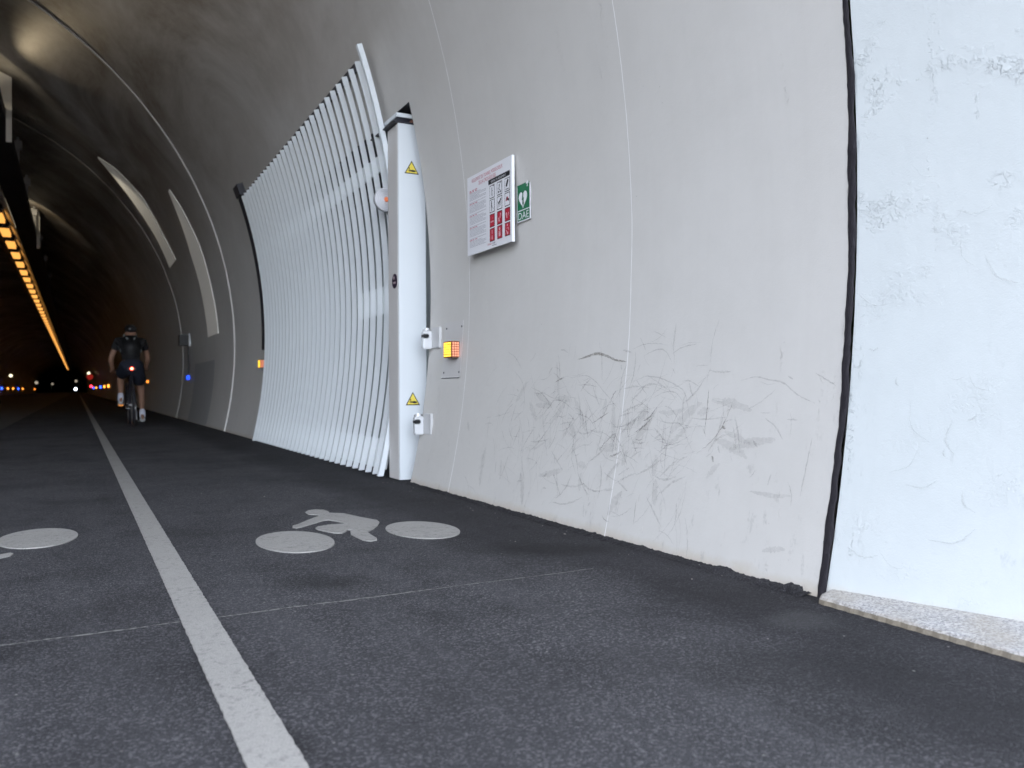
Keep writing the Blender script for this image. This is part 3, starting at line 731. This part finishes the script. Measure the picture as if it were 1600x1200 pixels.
while zz > 1.335:
    if k % 9 in (1,) or k == 0:
        a = 4.045; 
        for j in range(3): rect(bm, a, a-.02-.01*random.random(), zz, zz+.004, x); bm.faces.ensure_lookup_table(); bm.faces[-1].material_index = 1; a -= .035
    elif k % 9 != 8:
        a = 4.045; e = 3.845+(.08*random.random() if k % 3 == 2 else 0)
        while a > e:
            w_ = min(.006+.014*random.random(), a-e+.001); rect(bm, a, a-w_, zz, zz+.0032, x); a -= w_+.003
    zz -= .0072; k += 1
obj('rules_text', bm, [GREYT, REDT], sg)
cols = (3.800, 3.716, 3.631); rows = (1.553, 1.480, 1.405, 1.332); pw, ph = .056, .067
PM = [INK, BOARD, RED, simple('pictogram_pink', (.70, .48, .50), .5), REDT]
def ink(bm, n0, mi):
    bm.faces.ensure_lookup_table()
    for f in bm.faces[n0:]: f.material_index = mi
for r_ in range(4):
    for c in range(3):
        y0 = cols[c]; y1 = y0-pw; z0 = rows[r_]; z1 = z0+ph; cy = (y0+y1)/2; cz = (z0+z1)/2
        g_ = bmesh.new(); rect(g_, y0, y1, z0, z1, x); b = .0036
        rect(g_, y0-b, y1+b, z0+b, z1-b, x-.0005); ink(g_, 1, 1 if r_ < 2 else 2); X = x-.001
        Pn = lambda a, d: (cy-a, cz+d)
        ln = lambda a, d, w_=.003: stroke(g_, Pn(*a), Pn(*d), w_, X)
        dk = lambda a, d, rr_: disc(g_, *Pn(a, d), rr_, X)
        if (r_, c) == (0, 0): dk(0, .018, .004); ln((0, .014), (0, -.004), .006); ln((0, -.004), (-.006, -.024)); ln((0, -.004), (.006, -.024)); ln((0, .010), (.010, .002), .002); ln((.012, .028), (.022, .028), .006)
        if (r_, c) == (0, 1): dk(0, .016, .005); ln((0, .012), (-.006, -.004), .006); ln((-.006, -.004), (.008, -.010)); dk(-.008, -.018, .006); dk(.010, -.018, .006); ln((.004, .024), (.018, .028), .004)
        if (r_, c) == (0, 2): ln((-.008, -.006), (.008, .022), .016); dk(.009, .020, .006); dk(-.007, -.004, .007); ln((-.016, -.022), (.016, -.022), .004)
        if (r_, c) == (1, 0): dk(-.004, .022, .004); ln((-.004, .018), (-.004, -.008), .009); ln((-.006, -.008), (-.006, -.026), .003); ln((-.002, -.008), (-.001, -.026), .003); ln((-.002, .006), (.016, -.020), .0018)
        if (r_, c) == (1, 1): ln((-.012, -.004), (.012, .012), .009); dk(.014, .016, .005); ln((-.010, -.006), (-.014, -.022), .003); ln((-.002, -.002), (.004, -.022), .003); ln((.008, .006), (.012, -.018), .003); ln((-.012, -.002), (-.018, .010), .002)
        if (r_, c) == (1, 2):
            dk(-.002, .004, .009); dk(.012, -.004, .007)
        if (r_, c) == (2, 0): ln((-.016, -.006), (-.004, -.006), .008); ln((.004, -.006), (.016, -.006), .008); ln((.008, .006), (.010, .018), .002)
        if (r_, c) == (2, 1): dk(.012, .016, .005); ln((.010, .010), (.004, -.006), .006); ln((-.014, .000), (.002, -.020), .007); ln((-.016, -.020), (-.002, -.004), .004)
        if (r_, c) == (2, 2): dk(-.010, .004, .007); ln((-.010, .000), (-.002, -.018), .007); ln((.006, -.008), (.016, .010), .004)
        if (r_, c) == (3, 0): ln((0, .024), (0, .004), .007); ln((0, -.008), (0, -.024), .010); dk(0, -.004, .003)
        if (r_, c) == (3, 1): dk(0, .016, .008); ln((-.012, .002), (.012, .004), .004); ln((-.010, -.012), (.010, -.010), .020)
        if (r_, c) == (3, 2): dk(0, .020, .006); ln((-.012, -.004), (-.006, -.016), .005); ln((.012, .008), (.014, -.006), .005); dk(.002, -.020, .007); ln((-.006, .004), (.004, .006), .004)
        ink(g_, 2, 0 if r_ < 2 else 3)
        if (r_, c) == (1, 2):
            n0 = len(g_.faces)
            for q_ in range(2): disc(g_, *Pn(-.008+.012*q_, -.004+.010*q_), .006, X-.0004)
            ink(g_, n0, 4)
        obj('pictogram', g_, PM, sg)
bm = bmesh.new(); text_bm(bm, 'GRAND', 3.805, 1.316, .010, x, width=.045); lg = obj('emblem', bm, REDT, sg)
bm = bmesh.new(); text_bm(bm, 'LYON', 3.757, 1.316, .010, x, width=.036); rect(bm, 3.775, 3.725, 1.309, 1.311, x); obj('emblem_word', bm, INK, lg)

# DAE (defibrillator) sign
dx0 = 1.9215; ds = thing('defibrillator_sign', (1.93, 3.5, 1.49), 'small green and white DAE sign with a heart, beside the rules board', 'sign')
y0, y1, z0, z1 = 3.570, 3.436, 1.391, 1.598
bm = bmesh.new(); box(bm, dx0, dx0+.003, y1, y0, z0, z1); obj('board', bm, BOARD, ds)
x = dx0-.0006; bm = bmesh.new(); e = .0055
rect(bm, y0-e, y1+e+.003, 1.4475, z1-e, x); rect(bm, y0-e, y1+e+.003, z0+e, 1.443, x); obj('green_field', bm, GREEN, ds)
x2 = x-.0006; bm = bmesh.new(); cy, cz = 3.508, 1.500
hp = []
for i in range(40):
    a = 2*math.pi*i/40; u = 16*math.sin(a)**3; v = 13*math.cos(a)-5*math.cos(2*a)-2*math.cos(3*a)-math.cos(4*a); hp.append((cy-u*.00265, cz+v*.0029))
poly(bm, hp, x2)
for a in ((.003,)):
    pass
rect(bm, 3.4675, 3.4605, 1.551, 1.588, x2); rect(bm, 3.477, 3.4680, 1.565, 1.574, x2); rect(bm, 3.4600, 3.451, 1.565, 1.574, x2)
obj('heart_and_cross', bm, BOARD, ds)
bm = bmesh.new(); text_bm(bm, 'DAE', (y0+y1)/2+.001, 1.402, .034, x2, width=.105); obj('lettering', bm, BOARD, ds)
bm = bmesh.new(); x3 = x2-.0006
poly(bm, [(cy+.003, cz+.036), (cy-.006, cz+.036), (cy+.001, cz+.004), (cy-.010, cz+.006), (cy-.004, cz-.026), (cy-.010, cz-.022), (cy-.001, cz-.040), (cy+.006, cz-.022), (cy+.001, cz-.026), (cy-.002, cz-.006), (cy+.010, cz-.008)], x3)
bmesh.ops.triangulate(bm, faces=bm.faces); obj('lightning_bolt', bm, GREEN, ds)

# ------------------------------------------------------------ ceiling duct, lamps and hangers
duct = thing('ceiling_duct', (-1.7, 20, 5), 'long dark duct hanging under the tunnel crown beside the amber lamps', 'duct')
bm = bmesh.new(); box(bm, -1.44, -1.02, 9, FAR-5, 4.98, 5.16); obj('body', bm, DARKMET, duct)
bm = bmesh.new(); prism(bm, [(-1.60, 9, 5.065), (-1.43, 9, 4.87), (-1.43, 9, 4.89), (-1.59, 9, 5.085)], (0, FAR-14, 0)); bmesh.ops.recalc_face_normals(bm, faces=bm.faces); obj('reflector', bm, simple('reflector_grey', (.82, .80, .75), .45), duct)
bm = bmesh.new(); box(bm, -2.05, -1.61, 9, FAR-5, 5.07, 5.12); obj('tray', bm, DARKMET, duct)
bm = bmesh.new()
for k in range(90):
    y = 23.3+2.2*k
    prism(bm, [(-1.602, y, 5.061), (-1.432, y, 4.866), (-1.432, y, 4.8695), (-1.602, y, 5.0645)], (0, .08, 0))
obj('cross_strap', bm, DARKMET, duct)['kind'] = 'stuff'
for k in range(6):
    y = 19.5+3.1*k*(1+.08*k)
    bm = bmesh.new(); zt = CZ+math.sqrt(R*R-(-1.06-CX)**2)
    cyl(bm, (-1.06, y, 5.165), (-1.06, y, zt), .03, n=8); box(bm, -1.12, -.98, y-.08, y+.08, zt-.25, zt-.08, .01); obj('hanger', bm, PLATE, duct)
def bulkhead(y, label):
    bm = bmesh.new(); pts = []
    for i in range(13):
        xx = -.93-1.32*i/12; pts.append((xx, y, CZ+math.sqrt((R-.01)**2-(xx-CX)**2)))
    pts += [(-2.25, y, 5.17), (-1.012, y, 5.17), (-1.012, y, 4.62), (-.93, y, 4.62)]
    prism(bm, pts, (0, .05, 0)); bmesh.ops.recalc_face_normals(bm, faces=bm.faces)
    return tag(obj('baffle_plate', bm, PALE), label, 'baffle', 'pale baffle plates above the duct')
bulkhead(15.6, 'large pale baffle plate above the duct at the top left edge of the photo')
bulkhead(27.0, 'smaller distant pale baffle plate above the duct')
LAMPM = emit('lamp_amber', (1, .43, .09), 1.35)
def lamp_mesh():
    bm = bmesh.new(); box(bm, -.10, .10, -.62, .62, -.10, 0); me = bpy.data.meshes.new('tube'); bm.to_mesh(me); bm.free(); me.materials.append(LAMPM); return me
def lamp_case():
    bm = bmesh.new(); box(bm, -.13, .13, -.75, -.65, -.07, .0); box(bm, -.13, .13, .65, .75, -.07, .0); box(bm, -.14, .14, -.75, .75, .001, .03)
    me = bpy.data.meshes.new('case'); bm.to_mesh(me); bm.free(); me.materials.append(DARKMET); return me
TM, TC_ = lamp_mesh(), lamp_case()
ORD = 'first second third fourth fifth sixth seventh eighth ninth tenth eleventh twelfth thirteenth fourteenth'.split()
for k in range(80):
    y = 24.45+2.2*k
    r_ = bpy.data.objects.new('tunnel_lamp', None); COL.objects.link(r_); r_.location = (-1.75, y, 5.035)
    lb = f'{ORD[k]} amber lamp from the left photo edge in the row under the duct' if k < 14 else 'distant amber lamp where the row under the duct merges into one glowing line'
    tag(r_, lb, 'lamp', 'row of amber lamps under the duct')
    for nm, me in (('tube', TM), ('case', TC_)):
        o = bpy.data.objects.new(nm, me); COL.objects.link(o); o.parent = r_

# uplights on the duct washing the crown and the plates
SPOTK = .12
def spot(name, loc, tgt, power, ang, blend, col=(1, .86, .62), label=''):
    t = thing('uplight', loc, label, 'uplight')
    bm = bmesh.new(); d = (Vector(tgt)-Vector(loc)).normalized(); a = Vector(loc)-d*.12
    cyl(bm, a, Vector(loc)-d*.01, .05, .075, 16, caps=True); obj('housing', bm, DARKMET, t)
    l = bpy.data.lights.new(name, 'SPOT'); l.energy = power*SPOTK; l.spot_size = rad(ang); l.spot_blend = blend; l.color = col; l.shadow_soft_size = .05
    o = bpy.data.objects.new(name, l); COL.objects.link(o); o.location = Vector(loc)+d*.01; o.rotation_euler = d.to_track_quat('-Z', 'Y').to_euler()
spot('beam', (-1.2, 15.35, 5.36), (.84, 10.1, 4.6), 20, 40, 1.0, (1, .80, .52), label='small uplight on the duct washing the crown in front of the near baffle')
spot('beam', (-1.30, 14.3, 5.24), (-1.4, 15.6, 5.5), 12, 100, .7, label='small uplight on the duct aimed at the near baffle plate')
spot('beam', (-1.30, 25.6, 5.24), (-.9, 27.0, 5.6), 12, 100, .7, label='small distant uplight on the duct aimed at the far baffle plate')
spot('beam', (-1.18, 14.6, 5.24), (1.85, 13.9, 2.0), 330, 24, .5, (1, .92, .78), label='small uplight on the duct aimed at the nearer curved wall panel')
spot('beam', (-1.18, 17.4, 5.24), (1.3, 16.7, 3.6), 160, 26, .5, (1, .90, .70), label='small uplight on the duct aimed at the farther curved wall panel')

# far lights of the tunnel
def glow(name, loc, r, mat, label, cat, group=None):
    bm = bmesh.new(); bmesh.ops.create_uvsphere(bm, u_segments=14, v_segments=8, radius=r, matrix=Matrix.Translation(loc))
    o = obj(name, bm, mat, None, smooth=True); return tag(o, label, cat, group)
CREAM = emit('far_cream', (1, .90, .62), 2.2); DIM = emit('far_dim', (.9, .78, .6), .5); WB = emit('headlight', (.75, .85, 1), 8)
glow('exit_lamp', (-5.8, 95, 2.05), .15, CREAM, 'round cream lamp far down at the left edge of the photo', 'lamp')
glow('exit_lamp', (1.1, 100, 2.4), .15, CREAM, 'round cream lamp far down, above the red glow', 'lamp')
glow('exit_lamp', (-.15, 130, 1.85), .17, DIM, 'faint small lamp straight above the white headlight', 'lamp')
glow('exit_lamp', (-3.8, 100, 1.4), .16, DIM, 'faint lamp far down, nearer of the two dim ones left of the line', 'lamp')
glow('exit_lamp', (-3.5, 150, 1.6), .18, emit('far_dimmer', (.9, .78, .6), .35), 'faintest lamp far down, farther of the two dim ones left of the line', 'lamp')
glow('headlight', (-.1, 62, .66), .09, WB, 'bright white headlight of a distant oncoming bicycle', 'light')
glow('tail_light', (1.2, 90, .95), .12, FARR, 'red tail light in the distant row of lights', 'light')
glow('signal', (1.15, 95, 1.95), .30, emit('dim_red', (1, .05, .04), .25), 'dim red glow under the right cream lamp', 'light')

# ------------------------------------------------------------ cyclist
def skin(name, chains, parent, mat, sub=2, rootr=None):
    """chains: list of [(point, radius), ...]; equal points are shared"""
    verts, rads, edges, idx = [], [], [], {}
    for ch in chains:
        prev = None
        for p, r in ch:
            k = tuple(round(c, 4) for c in p)
            if k not in idx: idx[k] = len(verts); verts.append(k); rads.append(r)
            i = idx[k]
            if prev is not None and prev != i: edges.append((prev, i))
            prev = i
    me = bpy.data.meshes.new(name); me.from_pydata(verts, edges, []); o = bpy.data.objects.new(name, me); COL.objects.link(o)
    sm = o.modifiers.new('skin', 'SKIN'); sm.use_smooth_shade = True
    for i, v in enumerate(me.skin_vertices[0].data):
        r = rads[i]; v.radius = (r, r) if not isinstance(r, tuple) else r; v.use_root = (i == 0)
    o.modifiers.new('sub', 'SUBSURF').levels = sub; o.modifiers['sub'].render_levels = sub
    bpy.context.view_layer.update(); dg = bpy.context.evaluated_depsgraph_get()
    me2 = bpy.data.meshes.new_from_object(o.evaluated_get(dg)); me2.name = name
    o.modifiers.clear(); o.data = me2; bpy.data.meshes.remove(me); me2.materials.clear(); me2.materials.append(mat)
    for p in me2.polygons: p.use_smooth = True
    if parent: o.parent = parent; o.matrix_parent_inverse = Matrix.Translation(-parent.location)
    return o
SKIN = simple('skin', (.33, .18, .12), .6); CLOTH = simple('black_jersey', (.007, .007, .009), .8); NAVY = simple('navy_shorts', (.006, .009, .022), .8)
SOCK = simple('white_sock', (.72, .74, .85), .8); SHOE = simple('grey_shoe', (.45, .46, .47), .6); PACK = simple('backpack_cloth', (.010, .010, .012), .6, var=.3)
BX = .765
pel = (BX, 14.52, .96); wst = (BX, 14.62, 1.10); chs = (BX+.005, 14.80, 1.30); nk = (BX+.01, 14.93, 1.41); hd = (BX+.02, 15.02, 1.50); hd2 = (BX+.02, 15.06, 1.585)
shl, shr = (BX-.185, 14.85, 1.365), (BX+.20, 14.85, 1.365)
ell, elr = (BX-.285, 14.86, 1.08), (BX+.275, 14.90, 1.09)
hal, har = (BX-.245, 15.02, .90), (BX+.235, 15.02, .92)
hipl, hipr = (BX-.09, 14.52, .92), (BX+.09, 14.52, .92)
knl, knr = (BX-.135, 14.92, .80), (BX+.15, 14.72, .60)
kul = (BX-.15, 14.90, .74)
anl, anr = (BX-.145, 14.66, .42), (BX+.165, 14.52, .155)
tol, tor = (BX-.145, 14.84, .375), (BX+.165, 14.70, .105)
hel, her = (BX-.145, 14.60, .385), (BX+.165, 14.46, .105)
def fing(h, s):
    out = []
    for i in range(4):
        yy = h[1]+.035; xx = h[0]+s*(-.030+.020*i); L = (.032, .038, .036, .028)[i]
        out.append([(h, .030), ((xx, yy, h[2]+.012), .010), ((xx, yy+L, h[2]+.004), .009), ((xx, yy+L+.008, h[2]-.022), .008), ((xx, yy+L-.018, h[2]-.036), .007)])
    out.append([(h, .030), ((h[0]+s*.042, h[1]+.012, h[2]-.006), .011), ((h[0]+s*.030, h[1]+.040, h[2]-.030), .009)])
    return out
person = thing('person', (BX, 14.6, 0), 'cyclist seen from behind in black top and navy shorts, riding into the tunnel', 'person')
body = [[(pel, .105), (wst, .11), (chs, .130), (nk, .065), (hd, .075), (hd2, .088)],
        [(chs, .135), (shl, .062), (ell, .043), (hal, .030)], [(chs, .135), (shr, .062), (elr, .043), (har, .030)],
        [(pel, .105), (hipl, .080), (knl, .060), (anl, .030), (tol, .018)], [(pel, .105), (hipr, .080), (knr, .060), (anr, .030), (tor, .018)],
        [(anl, .030), (hel, .018)], [(anr, .030), (her, .018)],
        [(hd, .075), ((BX+.02, 15.13, 1.505), .014)],
        [(hd, .075), ((BX-.075, 15.02, 1.51), .014)], [(hd, .075), ((BX+.115, 15.02, 1.51), .014)]] + fing(hal, -1) + fing(har, 1)
skin('body', body, person, SKIN, 2)
mid = lambda a, b, t: tuple(a[i]+(b[i]-a[i])*t for i in range(3))
skin('jersey', [[(mid(pel, wst, -.15), .135), (wst, .140), (chs, .152), (mid(chs, nk, .8), .085)], [(chs, .152), (shl, .080), (mid(shl, ell, .55), .060)], [(chs, .152), (shr, .080), (mid(shr, elr, .55), .060)]], person, CLOTH)
skin('shorts', [[(mid(pel, wst, .35), .16), (pel, .178), (hipl, .135), (mid(hipl, knl, .80), .098)], [(pel, .178), (hipr, .135), (mid(hipr, knr, .82), .096)]], person, NAVY)
kl = mid(knl, anl, .70); kr = mid(knr, anr, .72)
for a, b, t_, h_ in ((kl, anl, tol, hel), (kr, anr, tor, her)):
    skin('sock', [[(a, .050), (b, .052), (mid(b, t_, .3), .050)]], person, SOCK, 1)
    skin('shoe', [[(h_, .044), (mid(h_, t_, .4), .050), (mid(h_, t_, .8), .044), (t_, .034)]], person, SHOE, 1)
bm = bmesh.new(); bmesh.ops.create_uvsphere(bm, u_segments=20, v_segments=12, radius=1)
for v in bm.verts: v.co = Vector((BX+.02+v.co.x*.098, 15.045+v.co.y*.135, 1.585+(v.co.z*.085 if v.co.z > 0 else v.co.z*(.03 if v.co.y > -.2 else .085))))
obj('helmet', bm, simple('helmet_black', (.02, .02, .022), .3), person, smooth=True)
bp = thing('backpack', (BX, 14.66, 1.1), 'black backpack with pale straps worn by the cyclist', 'backpack')
bm = bmesh.new(); vs = box(bm, -.135, .135, -.07, .07, -.19, .19, .04)
for v in bm.verts:
    v.co = Matrix.Rotation(rad(-32), 3, 'X') @ v.co + Vector((BX+.005, 14.625, 1.29))
obj('bag', bm, PACK, bp, smooth=True)
bm = bmesh.new()
for sx in (-1, 1):
    cyl(bm, (BX+sx*.10, 14.74, 1.47), (BX+sx*.05, 14.58, 1.40), .011, n=8); cyl(bm, (BX+sx*.15, 14.60, 1.20), (BX+sx*.17, 14.78, 1.30), .010, n=8)
obj('strap', bm, simple('strap_grey', (.30, .33, .33), .6), bp)

bike = thing('bicycle', (BX, 14.6, 0), 'dark bicycle with a lit red tail light ridden by the cyclist', 'bicycle')
RW = .34; ya, yf = 14.16, 15.22
for y in (ya, yf):
    bm = bmesh.new(); torus(bm, (BX, y, RW), (1, 0, 0), RW-.016, .016, 48, 8); wh = obj('wheel', bm, RUBBER, bike, smooth=True)
    bm = bmesh.new(); torus(bm, (BX, y, RW), (1, 0, 0), RW-.036, .009, 48, 6); obj('rim', bm, CHROME, wh)
    bm = bmesh.new()
    for i in range(20):
        a = 2*math.pi*i/20; cyl(bm, (BX+(.02 if i % 2 else -.02), y, RW), (BX, y+(RW-.04)*math.cos(a), RW+(RW-.04)*math.sin(a)), .0014, n=5)
    cyl(bm, (BX-.05, y, RW), (BX+.05, y, RW), .018, n=12); obj('spokes', bm, CHROME, wh)
FR = simple('frame_dark', (.02, .02, .03), .35)
bb = (BX, 14.58, .28); sea = (BX, 14.44, .88); ht = (BX, 15.02, .86); hb_ = (BX, 15.07, .72)
bm = bmesh.new()
for a, b, r in ((bb, sea, .016), (sea, (BX, 15.03, .80), .015), (bb, hb_, .019), (ht, hb_, .019)): cyl(bm, a, b, r, n=12)
for sx in (-1, 1):
    cyl(bm, (BX+sx*.02, 14.58, .28), (BX+sx*.055, ya, RW), .009, n=8); cyl(bm, (BX+sx*.014, 14.45, .80), (BX+sx*.055, ya, RW), .008, n=8)
    cyl(bm, (BX+sx*.045, 15.08, .70), (BX+sx*.05, yf, RW), .011, n=8)
obj('frame', bm, FR, bike, smooth=False)
bm = bmesh.new(); box(bm, BX-.07, BX+.07, 14.32, 14.50, .895, .93, .015); box(bm, BX-.025, BX+.025, 14.5, 14.60, .898, .925, .01); obj('saddle', bm, BLACK, bike)
bm = bmesh.new(); cyl(bm, (BX, 15.02, .86), (BX, 15.03, .93), .014, n=10); cyl(bm, (BX-.29, 15.06, .905), (BX+.29, 15.06, .905), .013, n=12); obj('handlebar', bm, BLACK, bike)
bm = bmesh.new(); cyl(bm, (BX-.07, 14.58, .28), (BX+.07, 14.58, .28), .022, n=14)
cyl(bm, (BX-.07, 14.58, .28), (BX-.08, 14.72, .36), .010, n=8); cyl(bm, (BX+.07, 14.58, .28), (BX+.08, 14.52, .10), .010, n=8); cyl(bm, (BX+.055, 14.58, .28), (BX+.060, 14.58, .28), .09, n=28); obj('crank', bm, CHROME, bike)
for sx, y, z in ((-1, 14.72, .345), (1, 14.56, .075)):
    bm = bmesh.new(); box(bm, BX+sx*.145-.05, BX+sx*.145+.05, y-.04, y+.04, z-.012, z+.012, .004); pd = obj('pedal', bm, BLACK, bike)
    if sx < 0:
        bm = bmesh.new(); box(bm, BX+sx*.145-.035, BX+sx*.145+.035, y-.048, y-.041, z-.022, z+.018); obj('reflector', bm, emit('pedal_reflector_glow', (1, .35, .05), .55, (.8, .3, .05)), pd)  # reflector's glint painted as a weak glow
bm = bmesh.new(); cyl(bm, (BX-.005, 14.40, .915), (BX-.005, 14.27, .915), .012, n=10); cyl(bm, (BX-.005, 14.27, .915), (BX-.005, 14.25, .915), .032, n=20)
tl = obj('tail_light', bm, BLACK, bike)
bm = bmesh.new(); cyl(bm, (BX-.005, 14.249, .915), (BX-.005, 14.243, .915), .030, n=20); obj('lens', bm, emit('tail_red', (1, .02, .01), 3.5), tl)
bm = bmesh.new(); cyl(bm, (BX-.005, 14.2425, .915), (BX-.005, 14.238, .915), .014, n=16); obj('led', bm, emit('tail_core', (1, .45, .2), 14.), tl)
